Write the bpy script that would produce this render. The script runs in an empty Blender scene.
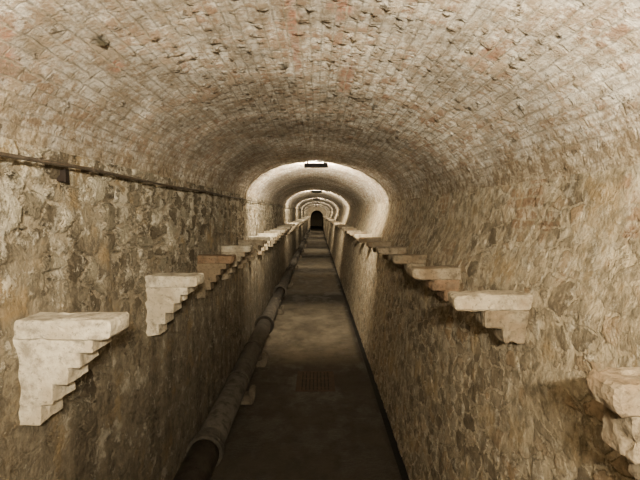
import bpy, bmesh, math, random
import numpy as np
from mathutils import Vector, Matrix, noise
random.seed(7)
col = bpy.context.scene.collection
H = 1.6

# ---------------------------------------------------------------- node helpers
def new_mat(name):
    m = bpy.data.materials.new(name); m.use_nodes = True
    nt = m.node_tree
    for n in list(nt.nodes): nt.nodes.remove(n)
    out = nt.nodes.new('ShaderNodeOutputMaterial')
    b = nt.nodes.new('ShaderNodeBsdfPrincipled')
    nt.links.new(b.outputs[0], out.inputs[0])
    return m, nt, b, out
def setin(nt, sock, v):
    if isinstance(v, bpy.types.NodeSocket): nt.links.new(v, sock)
    else: sock.default_value = v
def math_(nt, op, a, b=0.0, clamp=False):
    n = nt.nodes.new('ShaderNodeMath'); n.operation = op; n.use_clamp = clamp
    setin(nt, n.inputs[0], a); setin(nt, n.inputs[1], b); return n.outputs[0]
def vmath(nt, op, a, b):
    n = nt.nodes.new('ShaderNodeVectorMath'); n.operation = op
    setin(nt, n.inputs[0], a); setin(nt, n.inputs[1], b); return n.outputs[0]
def vscale(nt, a, s):
    n = nt.nodes.new('ShaderNodeVectorMath'); n.operation = 'SCALE'
    setin(nt, n.inputs[0], a); n.inputs['Scale'].default_value = s; return n.outputs[0]
def noise_(nt, vec, scale, detail=4, rough=0.6, col_=False):
    n = nt.nodes.new('ShaderNodeTexNoise'); setin(nt, n.inputs['Vector'], vec)
    n.inputs['Scale'].default_value = scale; n.inputs['Detail'].default_value = detail
    n.inputs['Roughness'].default_value = rough
    return n.outputs['Color'] if col_ else n.outputs['Fac']
def mrange(nt, v, a, b, c=0.0, d=1.0, smooth=True):
    n = nt.nodes.new('ShaderNodeMapRange')
    if smooth: n.interpolation_type = 'SMOOTHSTEP'
    setin(nt, n.inputs[0], v)
    for i, x in enumerate((a, b, c, d)): n.inputs[i+1].default_value = x
    return n.outputs[0]
def mix(nt, f, a, b, mode='MIX'):
    n = nt.nodes.new('ShaderNodeMix'); n.data_type = 'RGBA'; n.blend_type = mode
    setin(nt, n.inputs[0], f)
    for s, v in ((n.inputs[6], a), (n.inputs[7], b)):
        if isinstance(v, tuple): v = (v[0], v[1], v[2], 1)
        setin(nt, s, v)
    return n.outputs[2]
def ramp(nt, f, stops):
    n = nt.nodes.new('ShaderNodeValToRGB'); setin(nt, n.inputs[0], f)
    e = n.color_ramp.elements
    while len(e) > 1: e.remove(e[-1])
    e[0].position = stops[0][0]; e[0].color = (*stops[0][1], 1)
    for p, c in stops[1:]:
        x = e.new(p); x.color = (*c, 1)
    return n.outputs[0]
def texco(nt, out='Object'):
    return nt.nodes.new('ShaderNodeTexCoord').outputs[out]
def sep(nt, v):
    n = nt.nodes.new('ShaderNodeSeparateXYZ'); setin(nt, n.inputs[0], v); return n.outputs
def attr(nt, name):
    n = nt.nodes.new('ShaderNodeAttribute'); n.attribute_name = name; return n.outputs['Fac']
def bump(nt, b, h, strength=0.6, dist=0.01):
    n = nt.nodes.new('ShaderNodeBump'); n.inputs['Strength'].default_value = strength
    n.inputs['Distance'].default_value = dist; setin(nt, n.inputs['Height'], h)
    nt.links.new(n.outputs[0], b.inputs['Normal'])
def displace(m, nt, out, h, scale, mid=0.5):
    d = nt.nodes.new('ShaderNodeDisplacement'); setin(nt, d.inputs['Height'], h)
    d.inputs['Scale'].default_value = scale; d.inputs['Midlevel'].default_value = mid
    nt.links.new(d.outputs[0], out.inputs['Displacement'])
    m.displacement_method = 'BOTH'

# ---------------------------------------------------------------- materials
def stone_wall(name, seed, mortar, plaster, stones, plaster_z=(0, 0), disp=.02, joint=.25, streak_amt=.4, low_amt=.5, vscl=11.0,
               pale_scale=9.0, pale_amt=.4, crack_amt=.5, stain=.5, crev_amt=.6, jw=(.05, .10), ysc=.66, brick_amt=0.0, wobble=.04, n1h=.8, edge_noise=.22):
    m, nt, b, out = new_mat(name)
    co = vmath(nt, 'ADD', texco(nt), (seed, seed*1.7, 0.0))
    s0 = sep(nt, texco(nt)); z = s0[2]
    wob = vscale(nt, vmath(nt, 'SUBTRACT', noise_(nt, co, 11, 5, .7, True), (0.5, 0.5, 0.5)), wobble)
    vc = vmath(nt, 'MULTIPLY', vmath(nt, 'ADD', co, wob), (0.0, ysc, 1.0))
    def voro(feat):
        n = nt.nodes.new('ShaderNodeTexVoronoi'); n.feature = feat
        n.inputs['Scale'].default_value = vscl; n.inputs['Randomness'].default_value = .85
        nt.links.new(vc, n.inputs['Vector']); return n
    edge = voro('DISTANCE_TO_EDGE').outputs['Distance']
    cell = voro('F1').outputs['Color']
    n1 = noise_(nt, co, 16, 7, .72)
    fine = noise_(nt, co, 60, 5, .75)
    big = noise_(nt, co, 1.6, 4, .6)
    med = noise_(nt, co, 4.5, 6, .68)
    edn = math_(nt, 'ADD', edge, math_(nt, 'MULTIPLY', math_(nt, 'SUBTRACT', n1, .5), edge_noise))
    smask = mrange(nt, edn, *jw)
    pz = mrange(nt, z, 0.9, 1.6, *plaster_z)
    pm = mrange(nt, math_(nt, 'ADD', math_(nt, 'ADD', math_(nt, 'MULTIPLY', big, .45), math_(nt, 'MULTIPLY', med, .55)), pz), 0.47, 0.54)
    rnd = sep(nt, cell)[0]
    scol = ramp(nt, rnd, stones)
    scol = mix(nt, mrange(nt, n1, .42, .60, 0, stain), scol, (0.05, 0.039, 0.026))
    mcol = mix(nt, mrange(nt, n1, .38, .62), mortar, tuple(x*.6 for x in mortar))
    c = mix(nt, smask, mcol, scol)
    crev = mrange(nt, math_(nt, 'ABSOLUTE', math_(nt, 'SUBTRACT', edn, jw[1]-.01)), 0.0, 0.022, crev_amt, 0)
    c = mix(nt, crev, c, (.022, .017, .011))
    pcol = mix(nt, mrange(nt, n1, .42, .58), plaster, tuple(x*.5 for x in plaster))
    c = mix(nt, math_(nt, 'MULTIPLY', pm, .85), c, pcol)
    if brick_amt:   # levelling courses of thin brick in the upper part of the wall
        cv = nt.nodes.new('ShaderNodeCombineXYZ'); wv = sep(nt, vmath(nt, 'ADD', co, wob))
        nt.links.new(wv[1], cv.inputs[0]); nt.links.new(wv[2], cv.inputs[1])
        br = nt.nodes.new('ShaderNodeTexBrick'); nt.links.new(cv.outputs[0], br.inputs['Vector'])
        br.inputs['Scale'].default_value = 1; br.inputs['Brick Width'].default_value = .17; br.inputs['Row Height'].default_value = .045
        br.inputs['Mortar Size'].default_value = .007; br.inputs['Mortar Smooth'].default_value = .6
        br.inputs['Color1'].default_value = (.20, .11, .06, 1); br.inputs['Color2'].default_value = (.27, .17, .10, 1); br.inputs['Mortar'].default_value = (.33, .27, .18, 1)
        bmk = math_(nt, 'MULTIPLY', mrange(nt, z, 1.25, 1.45), mrange(nt, noise_(nt, co, 2.3, 4, .6), .54, .60, 0, brick_amt))
        c = mix(nt, bmk, c, br.outputs['Color'])
    sc = vmath(nt, 'MULTIPLY', co, (1.0, 1.0, 0.11))
    streak = mrange(nt, noise_(nt, sc, 7, 5, .65), .46, .62)
    c = mix(nt, math_(nt, 'MULTIPLY', streak, streak_amt), c, (0.035, 0.027, 0.017))
    c = mix(nt, math_(nt, 'MULTIPLY', mrange(nt, med, .53, .68), .5), c, (0.28, 0.19, 0.085))
    low = mrange(nt, z, 0.3, 1.45, low_amt, 0.0)  # grime plus painted shade, darkening the lower wall in its colour
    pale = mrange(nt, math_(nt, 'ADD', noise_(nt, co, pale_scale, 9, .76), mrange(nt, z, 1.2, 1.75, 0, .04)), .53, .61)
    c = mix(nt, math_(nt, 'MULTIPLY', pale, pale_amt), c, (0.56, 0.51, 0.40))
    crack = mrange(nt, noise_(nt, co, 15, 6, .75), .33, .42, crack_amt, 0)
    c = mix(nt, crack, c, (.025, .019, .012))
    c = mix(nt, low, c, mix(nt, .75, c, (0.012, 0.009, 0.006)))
    nt.links.new(c, b.inputs['Base Color'])
    b.inputs['Roughness'].default_value = .9
    b.inputs['Specular IOR Level'].default_value = .15
    sh = math_(nt, 'MULTIPLY', smask, math_(nt, 'SUBTRACT', 1.0, math_(nt, 'MULTIPLY', pm, .8)))
    h = math_(nt, 'ADD', math_(nt, 'MULTIPLY', sh, joint), math_(nt, 'MULTIPLY', rnd, math_(nt, 'MULTIPLY', sh, .2)))
    h = math_(nt, 'ADD', h, math_(nt, 'MULTIPLY', n1, n1h))
    h = math_(nt, 'ADD', h, math_(nt, 'MULTIPLY', fine, .3))
    h = math_(nt, 'ADD', h, math_(nt, 'MULTIPLY', med, .6))
    h = math_(nt, 'ADD', h, math_(nt, 'MULTIPLY', pm, .2))
    h = math_(nt, 'SUBTRACT', h, math_(nt, 'MULTIPLY', crack, .25))
    displace(m, nt, out, h, disp, 1.0)
    return m

stonesL = [(0, (.08, .064, .043)), (.35, (.14, .117, .08)), (.65, (.19, .163, .115)), (1, (.26, .23, .165))]
stonesR = [(0, (.13, .105, .07)), (.3, (.21, .17, .115)), (.6, (.27, .225, .155)), (.85, (.27, .19, .11)), (1, (.35, .30, .215))]
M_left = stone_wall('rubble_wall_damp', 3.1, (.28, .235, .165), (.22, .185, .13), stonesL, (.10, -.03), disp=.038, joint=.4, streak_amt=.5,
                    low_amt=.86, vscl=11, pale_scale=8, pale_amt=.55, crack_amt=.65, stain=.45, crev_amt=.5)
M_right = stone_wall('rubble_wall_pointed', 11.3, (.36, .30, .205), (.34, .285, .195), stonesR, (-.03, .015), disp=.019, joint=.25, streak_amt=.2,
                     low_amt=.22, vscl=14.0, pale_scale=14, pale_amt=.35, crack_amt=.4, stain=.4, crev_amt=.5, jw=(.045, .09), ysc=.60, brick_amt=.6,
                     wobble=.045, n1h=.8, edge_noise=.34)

def vault_mat():
    m, nt, b, out = new_mat('limewashed_brick_vault')
    uv = texco(nt, 'UV'); co = texco(nt)
    wob = vscale(nt, vmath(nt, 'SUBTRACT', noise_(nt, co, 10, 6, .78, True), (.5, .5, .5)), .028)
    uw = vmath(nt, 'ADD', uv, wob)
    br = nt.nodes.new('ShaderNodeTexBrick'); nt.links.new(uw, br.inputs['Vector'])
    br.inputs['Scale'].default_value = 1; br.inputs['Brick Width'].default_value = .18
    br.inputs['Row Height'].default_value = .038; br.inputs['Mortar Size'].default_value = .0055
    br.inputs['Mortar Smooth'].default_value = .9
    br.inputs['Color1'].default_value = (.26, .15, .09, 1); br.inputs['Color2'].default_value = (.42, .335, .24, 1)
    br.inputs['Mortar'].default_value = (.34, .29, .21, 1)
    mort = br.outputs['Fac']
    big = noise_(nt, co, 1.3, 5, .65); med = noise_(nt, co, 5, 6, .7); n1 = noise_(nt, co, 20, 7, .8)
    fine = noise_(nt, co, 70, 5, .75)
    stre = noise_(nt, vmath(nt, 'MULTIPLY', uv, (2.2, 14.0, 1)), 1.6, 6, .75)
    lime = ramp(nt, math_(nt, 'ADD', math_(nt, 'MULTIPLY', n1, .6), math_(nt, 'MULTIPLY', stre, .4)), [(.39, (.20, .165, .12)), (.48, (.46, .405, .32)), (.57, (.86, .82, .72))])
    cov = mrange(nt, math_(nt, 'ADD', math_(nt, 'MULTIPLY', med, .6), math_(nt, 'MULTIPLY', n1, .4)), .42, .54)
    c = mix(nt, math_(nt, 'ADD', math_(nt, 'MULTIPLY', cov, .74), .2), br.outputs['Color'], lime)
    c = mix(nt, math_(nt, 'MULTIPLY', mort, mrange(nt, n1, .42, .62, .05, .6)), c, (.11, .085, .057))
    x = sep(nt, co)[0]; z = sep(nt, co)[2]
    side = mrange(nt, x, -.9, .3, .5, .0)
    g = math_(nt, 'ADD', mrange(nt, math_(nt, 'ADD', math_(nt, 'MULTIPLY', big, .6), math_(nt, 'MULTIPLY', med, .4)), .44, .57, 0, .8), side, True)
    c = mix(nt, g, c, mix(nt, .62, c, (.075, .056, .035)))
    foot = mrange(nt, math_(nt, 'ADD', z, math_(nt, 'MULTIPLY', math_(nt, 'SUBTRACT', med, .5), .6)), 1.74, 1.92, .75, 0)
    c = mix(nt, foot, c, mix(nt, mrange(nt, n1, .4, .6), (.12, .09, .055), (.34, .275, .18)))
    uu = sep(nt, uw)
    brd = math_(nt, 'ABSOLUTE', math_(nt, 'SUBTRACT', math_(nt, 'FRACT', math_(nt, 'MULTIPLY', uu[0], 1.9)), .5))
    brdm = mrange(nt, brd, .0, .05, 1, 0)
    c = mix(nt, math_(nt, 'MULTIPLY', brdm, .15), c, (.14, .1, .065))
    pits = mrange(nt, noise_(nt, co, 24, 6, .7), .34, .42, 1, 0)
    c = mix(nt, math_(nt, 'MULTIPLY', pits, .75), c, (.06, .044, .028))
    hole = attr(nt, 'hole'); red = attr(nt, 'redbrick')
    rc = mix(nt, mort, (.26, .11, .06), (.36, .29, .2))
    c = mix(nt, math_(nt, 'MULTIPLY', red, mrange(nt, n1, .43, .53, .05, .8)), c, rc)
    c = mix(nt, math_(nt, 'MULTIPLY', hole, .85), c, (.04, .032, .014))
    nt.links.new(c, b.inputs['Base Color'])
    b.inputs['Roughness'].default_value = .85; b.inputs['Specular IOR Level'].default_value = .2
    h = math_(nt, 'MULTIPLY', math_(nt, 'SUBTRACT', 1.0, mort), .18)
    h = math_(nt, 'ADD', h, math_(nt, 'MULTIPLY', n1, 1.05))
    h = math_(nt, 'ADD', h, math_(nt, 'MULTIPLY', fine, .45))
    h = math_(nt, 'ADD', h, math_(nt, 'MULTIPLY', stre, .5))
    h = math_(nt, 'ADD', h, math_(nt, 'MULTIPLY', med, .6))
    h = math_(nt, 'SUBTRACT', h, math_(nt, 'MULTIPLY', pits, .35))
    h = math_(nt, 'SUBTRACT', h, math_(nt, 'MULTIPLY', hole, .5))
    displace(m, nt, out, h, .019, 1.25)
    return m
M_vault = vault_mat()

def floor_mat():
    m, nt, b, out = new_mat('damp_concrete_floor')
    co = texco(nt)
    big = noise_(nt, vmath(nt, 'MULTIPLY', co, (1, .6, 1)), 2.2, 6, .65); med = noise_(nt, co, 6, 6, .7); fine = noise_(nt, co, 45, 6, .75)
    c = ramp(nt, math_(nt, 'ADD', math_(nt, 'MULTIPLY', big, .6), math_(nt, 'MULTIPLY', med, .4)),
             [(.42, (.034, .027, .018)), (.5, (.062, .051, .035)), (.58, (.092, .077, .054))])
    c = mix(nt, mrange(nt, fine, .5, .68, 0, .4), c, (.13, .11, .08))
    s = sep(nt, co); y = s[1]; x = s[0]
    f = math_(nt, 'FRACT', math_(nt, 'DIVIDE', math_(nt, 'SUBTRACT', y, 4.45), 4.3))
    f = math_(nt, 'ABSOLUTE', math_(nt, 'SUBTRACT', f, .5))
    darken = mrange(nt, math_(nt, 'ADD', f, math_(nt, 'MULTIPLY', med, .25)), .42, .58)  # dark bands repeating along the floor
    near_shade = mrange(nt, math_(nt, 'ADD', y, med), 4.2, 6.0, 1, 0)  # dim light on the near floor, painted into its colour
    darken = math_(nt, 'MAXIMUM', darken, math_(nt, 'MULTIPLY', near_shade, .9))
    edge = mrange(nt, math_(nt, 'ADD', x, math_(nt, 'MULTIPLY', med, .1)), .47, .545)
    darken = math_(nt, 'MAXIMUM', darken, edge)
    c = mix(nt, math_(nt, 'MULTIPLY', darken, .85), c, (.010, .008, .0055))
    nt.links.new(c, b.inputs['Base Color'])
    nt.links.new(mrange(nt, big, .4, .55, .6, .9), b.inputs['Roughness'])
    b.inputs['Specular IOR Level'].default_value = .18
    bump(nt, b, math_(nt, 'ADD', math_(nt, 'MULTIPLY', fine, .4), med), .8, .015)
    return m
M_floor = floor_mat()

def rough_mat(name, c1, c2, c3, rough=.85, metal=0.0, sc=14, dist=.006):
    m, nt, b, out = new_mat(name)
    oi = nt.nodes.new('ShaderNodeObjectInfo').outputs['Random']
    add = nt.nodes.new('ShaderNodeCombineXYZ'); nt.links.new(math_(nt, 'MULTIPLY', oi, 20.0), add.inputs[0])
    co = vmath(nt, 'ADD', texco(nt), add.outputs[0])
    n1 = noise_(nt, co, sc, 6, .7); n2 = noise_(nt, co, sc*.3, 4, .6); f = noise_(nt, co, sc*5, 5, .7)
    c = ramp(nt, n1, [(.38, c2), (.5, c1), (.62, tuple(min(1, x*1.25) for x in c1))])
    c = mix(nt, mrange(nt, n2, .48, .60, 0, .75), c, c3)
    c = mix(nt, mrange(nt, f, .54, .66, 0, .6), c, tuple(x*.35 for x in c2))
    nt.links.new(c, b.inputs['Base Color'])
    b.inputs['Roughness'].default_value = rough; b.inputs['Metallic'].default_value = metal
    b.inputs['Specular IOR Level'].default_value = .2
    bump(nt, b, math_(nt, 'ADD', n1, math_(nt, 'MULTIPLY', f, .3)), .9, dist)
    return m
M_cream = rough_mat('pale_render', (.40, .355, .27), (.22, .19, .14), (.30, .25, .175), dist=.007)
M_slab = rough_mat('weathered_stone_slab', (.28, .235, .165), (.15, .12, .08), (.22, .165, .105), dist=.010)
M_worn = rough_mat('worn_tan_slab', (.20, .16, .108), (.10, .078, .05), (.16, .11, .064), dist=.010)
M_body = rough_mat('corbel_masonry', (.16, .13, .087), (.08, .063, .041), (.15, .108, .065), dist=.012)
M_brick = rough_mat('rusty_brick', (.15, .095, .055), (.09, .058, .035), (.17, .13, .085), dist=.012)
M_pipe = rough_mat('rusted_cast_iron', (.036, .031, .024), (.017, .014, .010), (.027, .022, .016), .85, 0, 12, .006)
M_cond = rough_mat('dull_steel_conduit', (.075, .06, .045), (.04, .03, .021), (.07, .048, .028), .6, .2, 20, .001)
M_black = rough_mat('black_painted_metal', (.015, .013, .011), (.008, .007, .006), (.02, .012, .008), .6, .2)
M_conc = rough_mat('rough_concrete', (.08, .066, .046), (.04, .031, .021), (.055, .043, .029))
M_grate = rough_mat('rusty_grating', (.036, .021, .012), (.02, .013, .008), (.026, .018, .011), .9, 0)
M_dark = rough_mat('near_black_recess', (.004, .003, .002), (.003, .002, .0015), (.004, .003, .002), .9)  # near-black base colour for the gutter and the sheet under the grate
mg, nt, b, out = new_mat('lamp_glass')
b.inputs['Base Color'].default_value = (.9, .85, .7, 1)
b.inputs['Emission Color'].default_value = (1, .8, .5, 1); b.inputs['Emission Strength'].default_value = 3
M_glass = mg

# ---------------------------------------------------------------- mesh helpers
def obj_from(name, verts, faces, mat, smooth=False):
    me = bpy.data.meshes.new(name); me.from_pydata([tuple(v) for v in verts], [], faces); me.update()
    if mat: me.materials.append(mat)
    if smooth: me.polygons.foreach_set('use_smooth', [True]*len(me.polygons))
    o = bpy.data.objects.new(name, me); col.objects.link(o); return o
def tag(o, label, cat, group=None):
    o['label'] = label; o['category'] = cat
    if group: o['group'] = group
def bm_obj(name, bm, mat, smooth=False):
    bmesh.ops.recalc_face_normals(bm, faces=bm.faces)
    me = bpy.data.meshes.new(name); bm.to_mesh(me); bm.free()
    me.materials.append(mat)
    if smooth: me.polygons.foreach_set('use_smooth', [True]*len(me.polygons))
    o = bpy.data.objects.new(name, me); col.objects.link(o); return o
def add_box(bm, c, s, rot=None):
    r = bmesh.ops.create_cube(bm, size=1)
    M = Matrix.Translation(c) @ (rot or Matrix.Identity(4)) @ Matrix.Diagonal((*s, 1))
    bmesh.ops.transform(bm, matrix=M, verts=r['verts']); return r['verts']
def add_cyl(bm, p0, p1, r1, r2=None, seg=20):
    p0 = Vector(p0); p1 = Vector(p1); d = p1-p0
    r = bmesh.ops.create_cone(bm, cap_ends=True, segments=seg, radius1=r1, radius2=r1 if r2 is None else r2, depth=d.length)
    M = Matrix.Translation((p0+p1)/2) @ d.to_track_quat('Z', 'Y').to_matrix().to_4x4()
    bmesh.ops.transform(bm, matrix=M, verts=r['verts'])

# ---------------------------------------------------------------- shell
ys = list(np.arange(-3.6, 0.3, .12)) + list(np.arange(.3, 4.0, .014)) + list(np.arange(4.0, 9.0, .028))
y = 9.0; st = .04
while y < 58: ys.append(y); y += st; st = min(st*1.03, .4)
ys.append(58.0)
ys = np.array(ys)

def resample(pts, step):
    pts = np.array(pts, float); seg = np.hypot(*(pts[1:]-pts[:-1]).T); s = np.concatenate([[0], np.cumsum(seg)])
    n = max(2, int(s[-1]/step)); t = np.linspace(0, s[-1], n+1)
    return np.stack([np.interp(t, s, pts[:, 0]), np.interp(t, s, pts[:, 1])], 1), t
def sweep(name, pts, step, mat, flip):
    p, t = resample(pts, step); n = len(p); m = len(ys)
    X = np.repeat(p[None, :, 0], m, 0); Z = np.repeat(p[None, :, 1], m, 0); Y = np.repeat(ys[:, None], n, 1)
    co = np.stack([X, Y, Z], 2).reshape(-1, 3)
    i = np.arange(m-1)[:, None]*n + np.arange(n-1)[None]
    q = np.stack([i, i+1, i+n+1, i+n], 2).reshape(-1, 4)
    if flip: q = q[:, ::-1]
    me = bpy.data.meshes.new(name)
    me.vertices.add(len(co)); me.vertices.foreach_set('co', co.ravel())
    me.loops.add(q.size); me.loops.foreach_set('vertex_index', q.ravel().astype(np.int32))
    me.polygons.add(len(q)); me.polygons.foreach_set('loop_start', np.arange(0, q.size, 4, dtype=np.int32))
    me.polygons.foreach_set('loop_total', np.full(len(q), 4, dtype=np.int32))
    me.polygons.foreach_set('use_smooth', np.ones(len(q), dtype=bool))
    me.update(calc_edges=True)
    uvl = me.uv_layers.new(name='UVMap')
    uv = np.stack([Y.ravel(), np.repeat(t[None], m, 0).ravel()], 1)
    uvl.data.foreach_set('uv', uv[q.ravel()].ravel())
    me.materials.append(mat)
    o = bpy.data.objects.new(name, me); col.objects.link(o); o['kind'] = 'structure'
    return o, co

XL, ZL = -.85, H+.17
XR, ZR = .87, H+.10
wl, _ = sweep('wall_left', [(XL, -.12), (XL, ZL+.03)], .015, M_left, True)
wl['label'] = 'damp rubble stone wall with patchy plaster'
wr, _ = sweep('wall_right', [(.595, -.12), (.75, H-.29), (.83, H-.08), (XR, ZR+.03)], .014, M_right, False)
wr['label'] = 'battered rubble stone wall with pale mortar'
def vault_pts(inset=0.0, t0=0.0, t1=math.pi, n=90):
    out = []
    for k in range(n+1):
        t = t0+(t1-t0)*k/n
        cx = (XL+XR)/2; a = (XR-XL)/2 - inset
        zs = ZL+(ZR-ZL)*(1-math.cos(t))/2
        b_ = (H+.61) - (ZL+ZR)/2 - inset
        out.append((cx-a*math.cos(t), zs+b_*math.sin(t)))
    return out
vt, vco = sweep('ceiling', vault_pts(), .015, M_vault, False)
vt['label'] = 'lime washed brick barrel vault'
def paint(name, spots):
    a = np.zeros(len(vco))
    for (px, py, pz, rx, ry) in spots:
        d = np.sqrt(((vco[:, 0]-px)/rx)**2+((vco[:, 1]-py)/ry)**2)
        d += .35*np.sin(vco[:, 0]*90+vco[:, 1]*40)
        a = np.maximum(a, np.clip((1.25-d)*2.5, 0, 1))
    at = vt.data.attributes.new(name, 'FLOAT', 'POINT'); at.data.foreach_set('value', a.astype(np.float32))
# stains and flaked patches on the vault: (x, y, z, half width, half length) in metres
VP = vault_pts(); F = 470.0
def on_vault(u, v):
    dx, dz = u-317.0, 213.0-v
    best = None
    for (x, z) in VP:
        zr = z-H
        if x*dx < -1e-6 and abs(dx) > 8: continue
        e = abs(math.atan2(dz, dx)-math.atan2(zr, x))
        if best is None or e < best[0]: best = (e, x, z, zr)
    _, x, z, zr = best
    return x, F*math.hypot(x, zr)/math.hypot(dx, dz), z
sp = []
for (u, v, rx, ry) in [(108, 45, .012, .022), (371, 107, .012, .04), (283, 70, .01, .02)]:
    x, yy, z = on_vault(u, v); sp.append((x, yy, z, rx, ry))
paint('hole', sp)
sp = []
for (u, v, rx, ry) in [(342, 82, .022, .24), (295, 30, .020, .18), (300, 55, .018, .25), (5, 72, .025, .06), (12, 40, .02, .03), (490, 60, .02, .04), (340, 10, .03, .1), (120, 70, .02, .04)]:
    x, yy, z = on_vault(u, v); sp.append((x, yy, z, rx, ry))
paint('redbrick', sp)

# floor slab + gutter
fv = []; ff = []
fys = [-3.6, 0, 2, 4, 8, 16, 32, 58]
prof = [(-.95, 0), (.510, 0), (.512, -.11), (.68, -.11)]
for yy in fys:
    for p in prof: fv.append((p[0], yy, p[1]))
for i in range(len(fys)-1):
    for j in range(3):
        a = i*4+j; ff.append((a, a+1, a+5, a+4))
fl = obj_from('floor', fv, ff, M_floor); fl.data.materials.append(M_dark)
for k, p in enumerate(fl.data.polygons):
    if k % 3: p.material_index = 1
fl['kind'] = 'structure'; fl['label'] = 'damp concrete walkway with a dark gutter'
for nm, yy in (('wall_back', -3.6), ('wall_end', 58.0)):
    o = obj_from(nm, [(-1.1, yy, -.15), (1.1, yy, -.15), (1.1, yy, 2.4), (-1.1, yy, 2.4)], [(0, 1, 2, 3)], M_body)
    o['kind'] = 'structure'; o['label'] = 'dark masonry end wall of the tunnel'

# ---------------------------------------------------------------- shallow transverse arches (where each lamp hangs)
LY = [5.6, 12.5, 19.0, 25.5, 32.0, 38.5]
for k, yy in enumerate(LY):
    ins = .004
    o_ = vault_pts(-.06); i_ = vault_pts(ins); n = len(o_)
    vv = []; fc = []
    for (p, q) in zip(o_, i_):
        for (x, z), y2 in ((p, yy), (q, yy), (q, yy+.05), (p, yy+.05)):
            jit = noise.noise(Vector((x*14, y2*9, z*14)))*.014
            vv.append((x-math.copysign(jit, x)*.5, y2+jit*1.5, z+jit))
    for i in range(n-1):
        for j in range(4):
            a = i*4; fc.append((a+j, a+(j+1) % 4, a+4+(j+1) % 4, a+4+j))
    fc.append((0, 1, 2, 3)); fc.append(tuple(reversed([(n-1)*4+j for j in range(4)])))
    o = obj_from('trim_%d' % (k+1), vv, fc, M_slab)
    bmx = bmesh.new(); bmx.from_mesh(o.data); bmesh.ops.recalc_face_normals(bmx, faces=bmx.faces); bmx.to_mesh(o.data); bmx.free()
    o['kind'] = 'structure'; o['label'] = 'shallow transverse arch of the vault'
# end portal: masonry wall with an arched opening
yp = 43.0
def arch(hw, zs, rise): return [(-hw, -.05), (-hw, zs)]+[(-hw*math.cos(math.pi*k/24), zs+rise*math.sin(math.pi*k/24)) for k in range(1, 24)]+[(hw, zs), (hw, -.05)]
inner = arch(.62, 1.05, .80); outer = arch(1.05, H, .8)
vv = [(x, yp, z) for x, z in inner]+[(x, yp, z) for x, z in outer]+[(x, yp+.5, z) for x, z in inner]
n = len(inner); fc = []
for i in range(n-1):
    fc.append((i, i+1, n+i+1, n+i)); fc.append((i+1, i, 2*n+i, 2*n+i+1))
o = obj_from('wall_portal', vv, fc, M_slab); o['kind'] = 'structure'; o['label'] = 'masonry cross wall with a dark arched opening'

# ---------------------------------------------------------------- corbels
def profile_mesh(name, prof, thick, mat, seed, bev=.006, amp=.006, cuts=3, sgn=1):
    bm = bmesh.new()
    vs = [bm.verts.new((sgn*u, 0, w)) for u, w in prof]
    f = bm.faces.new(vs)
    r = bmesh.ops.extrude_face_region(bm, geom=[f])
    bmesh.ops.translate(bm, vec=(0, thick, 0), verts=[g for g in r['geom'] if isinstance(g, bmesh.types.BMVert)])
    bmesh.ops.recalc_face_normals(bm, faces=bm.faces)
    sharp = [e for e in bm.edges]
    bmesh.ops.bevel(bm, geom=sharp, offset=bev, segments=1, affect='EDGES', profile=.5, clamp_overlap=True)
    bmesh.ops.triangulate(bm, faces=[f for f in bm.faces if len(f.verts) > 4])
    if cuts:
        for _ in range(cuts+1):
            long_ = [e for e in bm.edges if e.calc_length() > .014]
            if not long_: break
            bmesh.ops.subdivide_edges(bm, edges=long_, cuts=1, use_grid_fill=False)
            bmesh.ops.triangulate(bm, faces=[f for f in bm.faces if len(f.verts) > 4])
        bm.normal_update()
        dd = []
        for v in bm.verts:
            p = v.co*10+Vector((seed*7.3, seed*3.1, 0)); q = v.co*45+Vector((seed, 0, seed*2))
            dd.append(noise.noise_vector(p)*amp*.7+noise.noise_vector(q)*amp*.4)
            chip = noise.noise(v.co*22+Vector((seed*2.7, 0, 0)))
            if chip > .42: dd[-1] = dd[-1]-v.normal*(chip-.42)*.04
        for v, d in zip(bm.verts, dd): v.co += d
    return bm_obj(name, bm, mat, False)
def corbel(side, yy, seed, full, mats, style, scale=1.0, tilt=0.0, thick=.13, zoff=0.0):
    wx = XL if side < 0 else .75
    root = bpy.data.objects.new('stone_corbel', None); root.empty_display_size = .1
    col.objects.link(root); root.location = (wx, yy, H-.29+zoff)
    root.rotation_euler = (random.uniform(-.01, .01), tilt, random.uniform(-.03, .03))
    s = scale; sg = -side; bt = thick*.92
    if style == 'steps':
        cap = [(-.05, 0), (.31*s, 0), (.313*s, -.02), (.308*s, -.050), (.27*s, -.056), (-.05, -.056)]
        body = [(-.05, -.048), (.25*s, -.048), (.25*s, -.094), (.205*s, -.095), (.205*s, -.136), (.165*s, -.137), (.165*s, -.185),
                (.118*s, -.186), (.117*s, -.243), (.075*s, -.244), (.074*s, -.30), (-.05, -.306)]
        bb = .0025; am = .005
    elif style == 'block':
        cap = [(-.05, .004), (.27*s, .0), (.275*s, -.03), (.265*s, -.060), (.20*s, -.064), (-.05, -.064)]
        body = [(-.06, -.055), (.225*s, -.055), (.22*s, -.15), (.15*s, -.152), (.15*s, -.22), (-.07, -.225)]
        bb = .005; bt = thick*.96; am = .008
    else:
        cap = [(-.05, .004), (.27*s, .0), (.275*s, -.022), (.265*s, -.052), (.20*s, -.058), (-.05, -.058)]
        body = [(-.06, -.05), (.16*s, -.05), (.158*s, -.115), (.09*s, -.118), (.088*s, -.17), (-.07, -.18)]
        bb = .006; bt = thick*.95; am = .008
    cuts = 3 if full else 0
    c = profile_mesh('cap_slab', cap, thick, mats[0], seed, .005 if style == 'steps' else .008, am, cuts, sg)
    b = profile_mesh('corbel_body', body, bt, mats[1], seed+9, bb, am, cuts, sg)
    c.location = (0, -thick/2, 0); b.location = (0, -thick/2+.006, 0)
    for p in (c, b): p.parent = root
    return root
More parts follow.
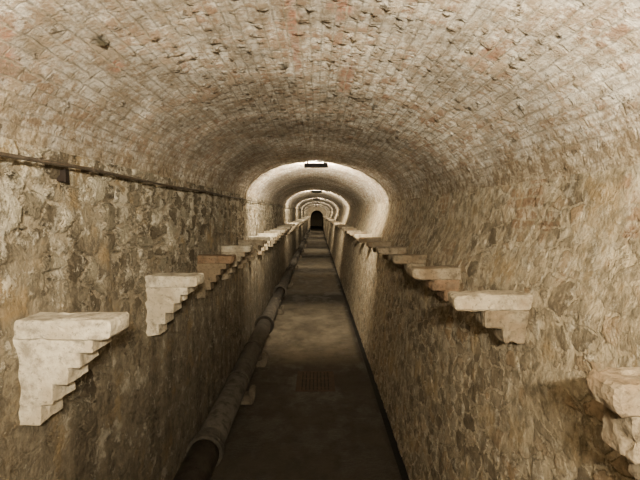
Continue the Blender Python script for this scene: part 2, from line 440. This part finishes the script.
GL = 'corbels along the pipe side wall'; GR = 'corbels along the opposite wall'
nearL = [(1.37, (M_cream, M_cream), .88, .13, 0, -.012), (2.38, (M_cream, M_cream), .84, .14, 0.0, -.022), (3.35, (M_brick, M_body), .84, .12, .0, -.01), (4.2, (M_cream, M_slab), .85, .12, .0, 0),
         (5.05, (M_slab, M_slab), .9, .12, 0, 0), (5.85, (M_cream, M_slab), .9, .13, 0, 0)]
labL = ['pale cream rendered corbel with stepped underside on damp wall', 'pale cream rendered corbel with chipped steps on damp wall',
        'dull reddish brown brick corbel with stepped underside', 'pale stepped corbel on the pipe side wall', 'weathered stepped corbel on the pipe side wall', 'pale stepped corbel on the pipe side wall']
for k, (yy, mt, s, th, tl, zo) in enumerate(nearL):
    r = corbel(-1, yy, k+1, True, mt, 'steps', s, tl, th, zo); tag(r, labL[k], 'corbel', GL)
nearR = [(.875, (M_worn, M_worn), .78, .0, .10, -.02, 'block'), (1.68, (M_slab, M_body), .98, 0, .12, 0, 'slab'), (2.50, (M_worn, M_brick), .95, 0, .15, 0, 'slab'), (3.25, (M_body, M_body), .85, 0, .13, 0, 'slab'),
         (3.98, (M_worn, M_body), .9, 0, .14, 0, 'slab'), (4.75, (M_worn, M_body), .9, 0, .14, 0, 'slab')]
labR = ['dirty tan stone corbel with slab over a deep block', 'pale worn stone slab corbel on rubble wall', 'stone slab corbel over reddish brick on rubble wall',
        'dark weathered stone slab corbel on rubble wall', 'worn stone slab corbel on rubble wall', 'worn stone slab corbel on rubble wall']
for k, (yy, mt, s, tl, th, zo, sty) in enumerate(nearR):
    r = corbel(1, yy, k+21, True, mt, sty, s, tl, th, zo); tag(r, labR[k], 'corbel', GR)
def copy_tree(root, loc):
    n = root.copy(); n.location = loc; col.objects.link(n)
    for ch in root.children:
        c = ch.copy(); c.parent = n; col.objects.link(c)
    return n
srcL = [corbel(-1, 6.7, 41, False, (M_cream, M_slab), 'steps', .9), corbel(-1, 7.55, 42, False, (M_slab, M_slab), 'steps', .85)]
srcR = [corbel(1, 5.55, 43, False, (M_worn, M_body), 'slab', .95), corbel(1, 6.35, 44, False, (M_slab, M_body), 'slab', .88)]
for r in srcL: tag(r, 'pale stepped corbel on the pipe side wall', 'corbel', GL)
for r in srcR: tag(r, 'worn stone slab corbel on rubble wall', 'corbel', GR)
y = 8.4; k = 0
while y < 42:
    r = copy_tree(srcL[k % 2], (XL, y+random.uniform(-.04, .04), H-.29+random.uniform(-.01, .01))); k += 1; y += .85
y = 7.18; k = 0
while y < 42:
    r = copy_tree(srcR[k % 2], (.75, y+random.uniform(-.04, .04), H-.29+random.uniform(-.01, .01))); k += 1; y += .82

# ---------------------------------------------------------------- water pipe sections
PX, PZ, PR = -.67, .172, .090
def strap(parent, y_):
    bm = bmesh.new(); N = 18; vs = []
    for j in range(N+1):
        t = -.5+(math.pi+1.0)*j/N
        for yy_ in (-.02, .02):
            for r_ in (PR-.002, PR+.007):
                vs.append(bm.verts.new((math.cos(t)*r_, yy_, math.sin(t)*r_)))
    for j in range(N):
        a = j*4
        for (p_, q_) in ((0, 1), (1, 3), (3, 2), (2, 0)):
            bm.faces.new((vs[a+p_], vs[a+q_], vs[a+4+q_], vs[a+4+p_]))
    s = bm_obj('pipe_strap', bm, M_pipe); s.location = (0, y_, 0); s.parent = parent
def pipe_section(y0, y1, big, sups):
    bm = bmesh.new()
    add_cyl(bm, (0, 0, 0), (0, y1-y0-.004, 0), PR, PR, 36)
    p = bm_obj('water_pipe', bm, M_pipe, True); p.location = (PX, y0, PZ)
    for poly in p.data.polygons:
        if len(poly.vertices) > 4: poly.use_smooth = False
    bm = bmesh.new(); e = .015 if big else 0
    add_cyl(bm, (0, 0, 0), (0, .03, 0), PR+.018+e, PR+.018+e, 36)
    add_cyl(bm, (0, .035, 0), (0, .065, 0), PR+.018+e, PR+.018+e, 36)
    add_cyl(bm, (0, .065, 0), (0, .15+3*e, 0), PR+.010+e*.6, PR+.003, 36)
    for a in range(8):
        t = a*math.pi/4+.2; x, z = math.cos(t)*(PR+.011+e*.6), math.sin(t)*(PR+.011+e*.6)
        add_cyl(bm, (x, .06, z), (x, .083, z), .008, .008, 6)
    c = bm_obj('pipe_flange', bm, M_pipe, False); c.parent = p
    for s in sups:
        if y0 < s < y1: strap(p, s-y0)
    tag(p, 'long rusted cast iron water pipe on low concrete supports', 'pipe', 'water pipe run')
    return p
JY = [-.2, 2.72, 5.9, 8.5, 11.6, 14.6, 17.6, 20.6, 23.6, 26.6, 29.6, 32.6, 35.6, 38.6, 42.6]
SUP = [1.9, 3.9, 4.85, 7.4, 10.1, 13.1, 16.1, 19.1, 22.1, 25.1, 28.1, 31.1, 34.1, 37.1, 40.1]
for i in range(len(JY)-1): pipe_section(JY[i], JY[i+1], i in (2, 3), SUP)
bm = bmesh.new()
add_box(bm, (0, 0, .038), (.27, .12, .076))
add_box(bm, (.125, 0, .08), (.045, .11, .11))
for v in bm.verts:
    v.co += Vector((noise.noise(v.co*30), noise.noise(v.co*37), 0))*.01
bmesh.ops.bevel(bm, geom=list(bm.edges), offset=.01, segments=2, affect='EDGES')
sup0 = bm_obj('pipe_support', bm, M_conc); sup0.location = (PX, SUP[0], 0)
tag(sup0, 'low rough concrete block carrying the water pipe', 'pipe support', 'pipe supports')
for y in SUP[1:]: copy_tree(sup0, (PX, y, 0))

# ---------------------------------------------------------------- conduit on left wall under the springing
def tube(name, pts, r, mat, seg=10):
    cu = bpy.data.curves.new(name, 'CURVE'); cu.dimensions = '3D'; cu.bevel_depth = r; cu.bevel_resolution = 3
    s = cu.splines.new('POLY'); s.points.add(len(pts)-1)
    for p, q in zip(s.points, pts): p.co = (*q, 1)
    t = bpy.data.objects.new('tmp', cu); col.objects.link(t)
    me = bpy.data.meshes.new_from_object(t); bpy.data.objects.remove(t)
    me.materials.clear(); me.materials.append(mat)
    me.polygons.foreach_set('use_smooth', [True]*len(me.polygons))
    o = bpy.data.objects.new(name, me); col.objects.link(o); return o
cz = H+.155
pts = [(XL+.048+.004*math.sin(y*2.1), y, cz-.008*abs(math.sin(y*math.pi/1.7))) for y in np.arange(.2, 42.8, .25)]
cd = tube('conduit_pipe', pts, .0062, M_cond)
tag(cd, 'thin dull steel conduit clipped below the vault', 'conduit')
bm = bmesh.new(); add_box(bm, (0, 0, 0), (.05, .012, .018)); bmesh.ops.bevel(bm, geom=list(bm.edges), offset=.004, segments=1, affect='EDGES')
add_cyl(bm, (-.04, 0, -.006), (.02, 0, -.006), .004, .004, 8)
c0 = bm_obj('conduit_clamp', bm, M_cond); c0.location = (XL+.028, 1.7, cz); c0.parent = cd
for i in range(1, 24):
    c = c0.copy(); c.location = (XL+.028, 1.7+i*1.7, cz); col.objects.link(c); c.parent = cd

bm = bmesh.new()
add_box(bm, (0, 0, 0), (.03, .018, .04)); bmesh.ops.bevel(bm, geom=list(bm.edges), offset=.003, segments=1, affect='EDGES')
add_box(bm, (.015, 0, 0), (.005, .022, .044))
o = bm_obj('recess_block', bm, M_black); o.location = (XL+.012, 1.56, H+.122)  # black block standing in for the dark of a small wall recess
tag(o, 'small black block standing in for a dark recess under the conduit', 'dark recess')

# ---------------------------------------------------------------- drain grating in floor
gx, gy = -.015, 4.40
bm = bmesh.new()
for (c, s) in (((0, -.25, .002), (.36, .03, .006)), ((0, .25, .002), (.36, .03, .006)), ((-.165, 0, .002), (.03, .5, .006)), ((.165, 0, .002), (.03, .5, .006))):
    add_box(bm, c, s)
g = bm_obj('drain_grate', bm, M_grate); g.location = (gx, gy, 0)
bm = bmesh.new()
for k in range(9): add_box(bm, (-.14+k*.035, 0, .002), (.024, .47, .004))
for k in range(4): add_box(bm, (0, -.18+k*.12, .002), (.30, .014, .0035))
q = bm_obj('grate_bars', bm, M_grate); q.parent = g
bm = bmesh.new(); add_box(bm, (0, 0, .0008), (.31, .48, .001)); q = bm_obj('grate_dark_sheet', bm, M_dark); q.parent = g  # flat black sheet on the floor; the pit's shade is only colour
tag(g, 'rusty iron drain grating set in the concrete floor', 'drain grate')

# ---------------------------------------------------------------- lamps
LC = (1, .875, .66)
def lamp(yy, p_point, p_area, lx=-.01, lz=None, tilt=76, size=(.26, .04), off=(0, .075, -.002)):
    zc = H+.56 if lz is None else lz
    bm = bmesh.new()
    add_box(bm, (0, 0, 0), (.28, .012, .056))
    add_box(bm, (0, .03, .025), (.28, .06, .008))
    for sx in (-.138, .138): add_box(bm, (sx, .03, 0.004), (.006, .06, .05))
    h = bm_obj('tunnel_lamp', bm, M_black); h.location = (lx, yy, zc)
    bm = bmesh.new()
    for sx in (-.1, .1): add_box(bm, (sx, .03, .06), (.02, .02, .07))
    br = bm_obj('mounting_bracket', bm, M_black); br.parent = h
    bm = bmesh.new(); add_cyl(bm, (-.12, .035, .008), (.12, .035, .008), .010, .010, 14)
    gl = bm_obj('lamp_tube', bm, M_glass, True); gl.parent = h
    tag(h, 'black hooded tunnel lamp hung under the vault crown', 'lamp', 'tunnel lamps')
    if p_point:
        ld = bpy.data.lights.new('lamp_light', 'POINT'); ld.energy = p_point; ld.color = LC; ld.shadow_soft_size = .015
        lo = bpy.data.objects.new('lamp_light', ld); col.objects.link(lo); lo.parent = h; lo.location = (0, .15, 0.005)
    if p_area:
        ld = bpy.data.lights.new('lamp_flood', 'AREA'); ld.shape = 'RECTANGLE'; ld.size, ld.size_y = size; ld.energy = p_area; ld.color = LC
        lo = bpy.data.objects.new('lamp_flood', ld); col.objects.link(lo); lo.parent = h; lo.location = off
        lo.rotation_euler = (math.radians(tilt), 0, 0)
    return h
for yy in LY: lamp(yy-.02, 13, 150)
# unseen lamp behind the viewpoint, aimed up the vault so floor stays dim
lamp(-.6, 0, 255, .12, H+.26, tilt=126, size=(.25, .08), off=(0, .09, .02))

w = bpy.data.worlds.new('World'); bpy.context.scene.world = w; w.use_nodes = True
w.node_tree.nodes['Background'].inputs[0].default_value = (1, .85, .6, 1); w.node_tree.nodes['Background'].inputs[1].default_value = 0.0

# ---------------------------------------------------------------- camera
cam = bpy.data.cameras.new('camera'); cam.lens = 36*470/640; cam.sensor_width = 36; cam.clip_start = .02; cam.clip_end = 200
co_ = bpy.data.objects.new('camera', cam); col.objects.link(co_)
co_.location = (0, 0, H); co_.rotation_euler = (math.radians(90-3.29), 0, math.radians(-.37))
bpy.context.scene.camera = co_
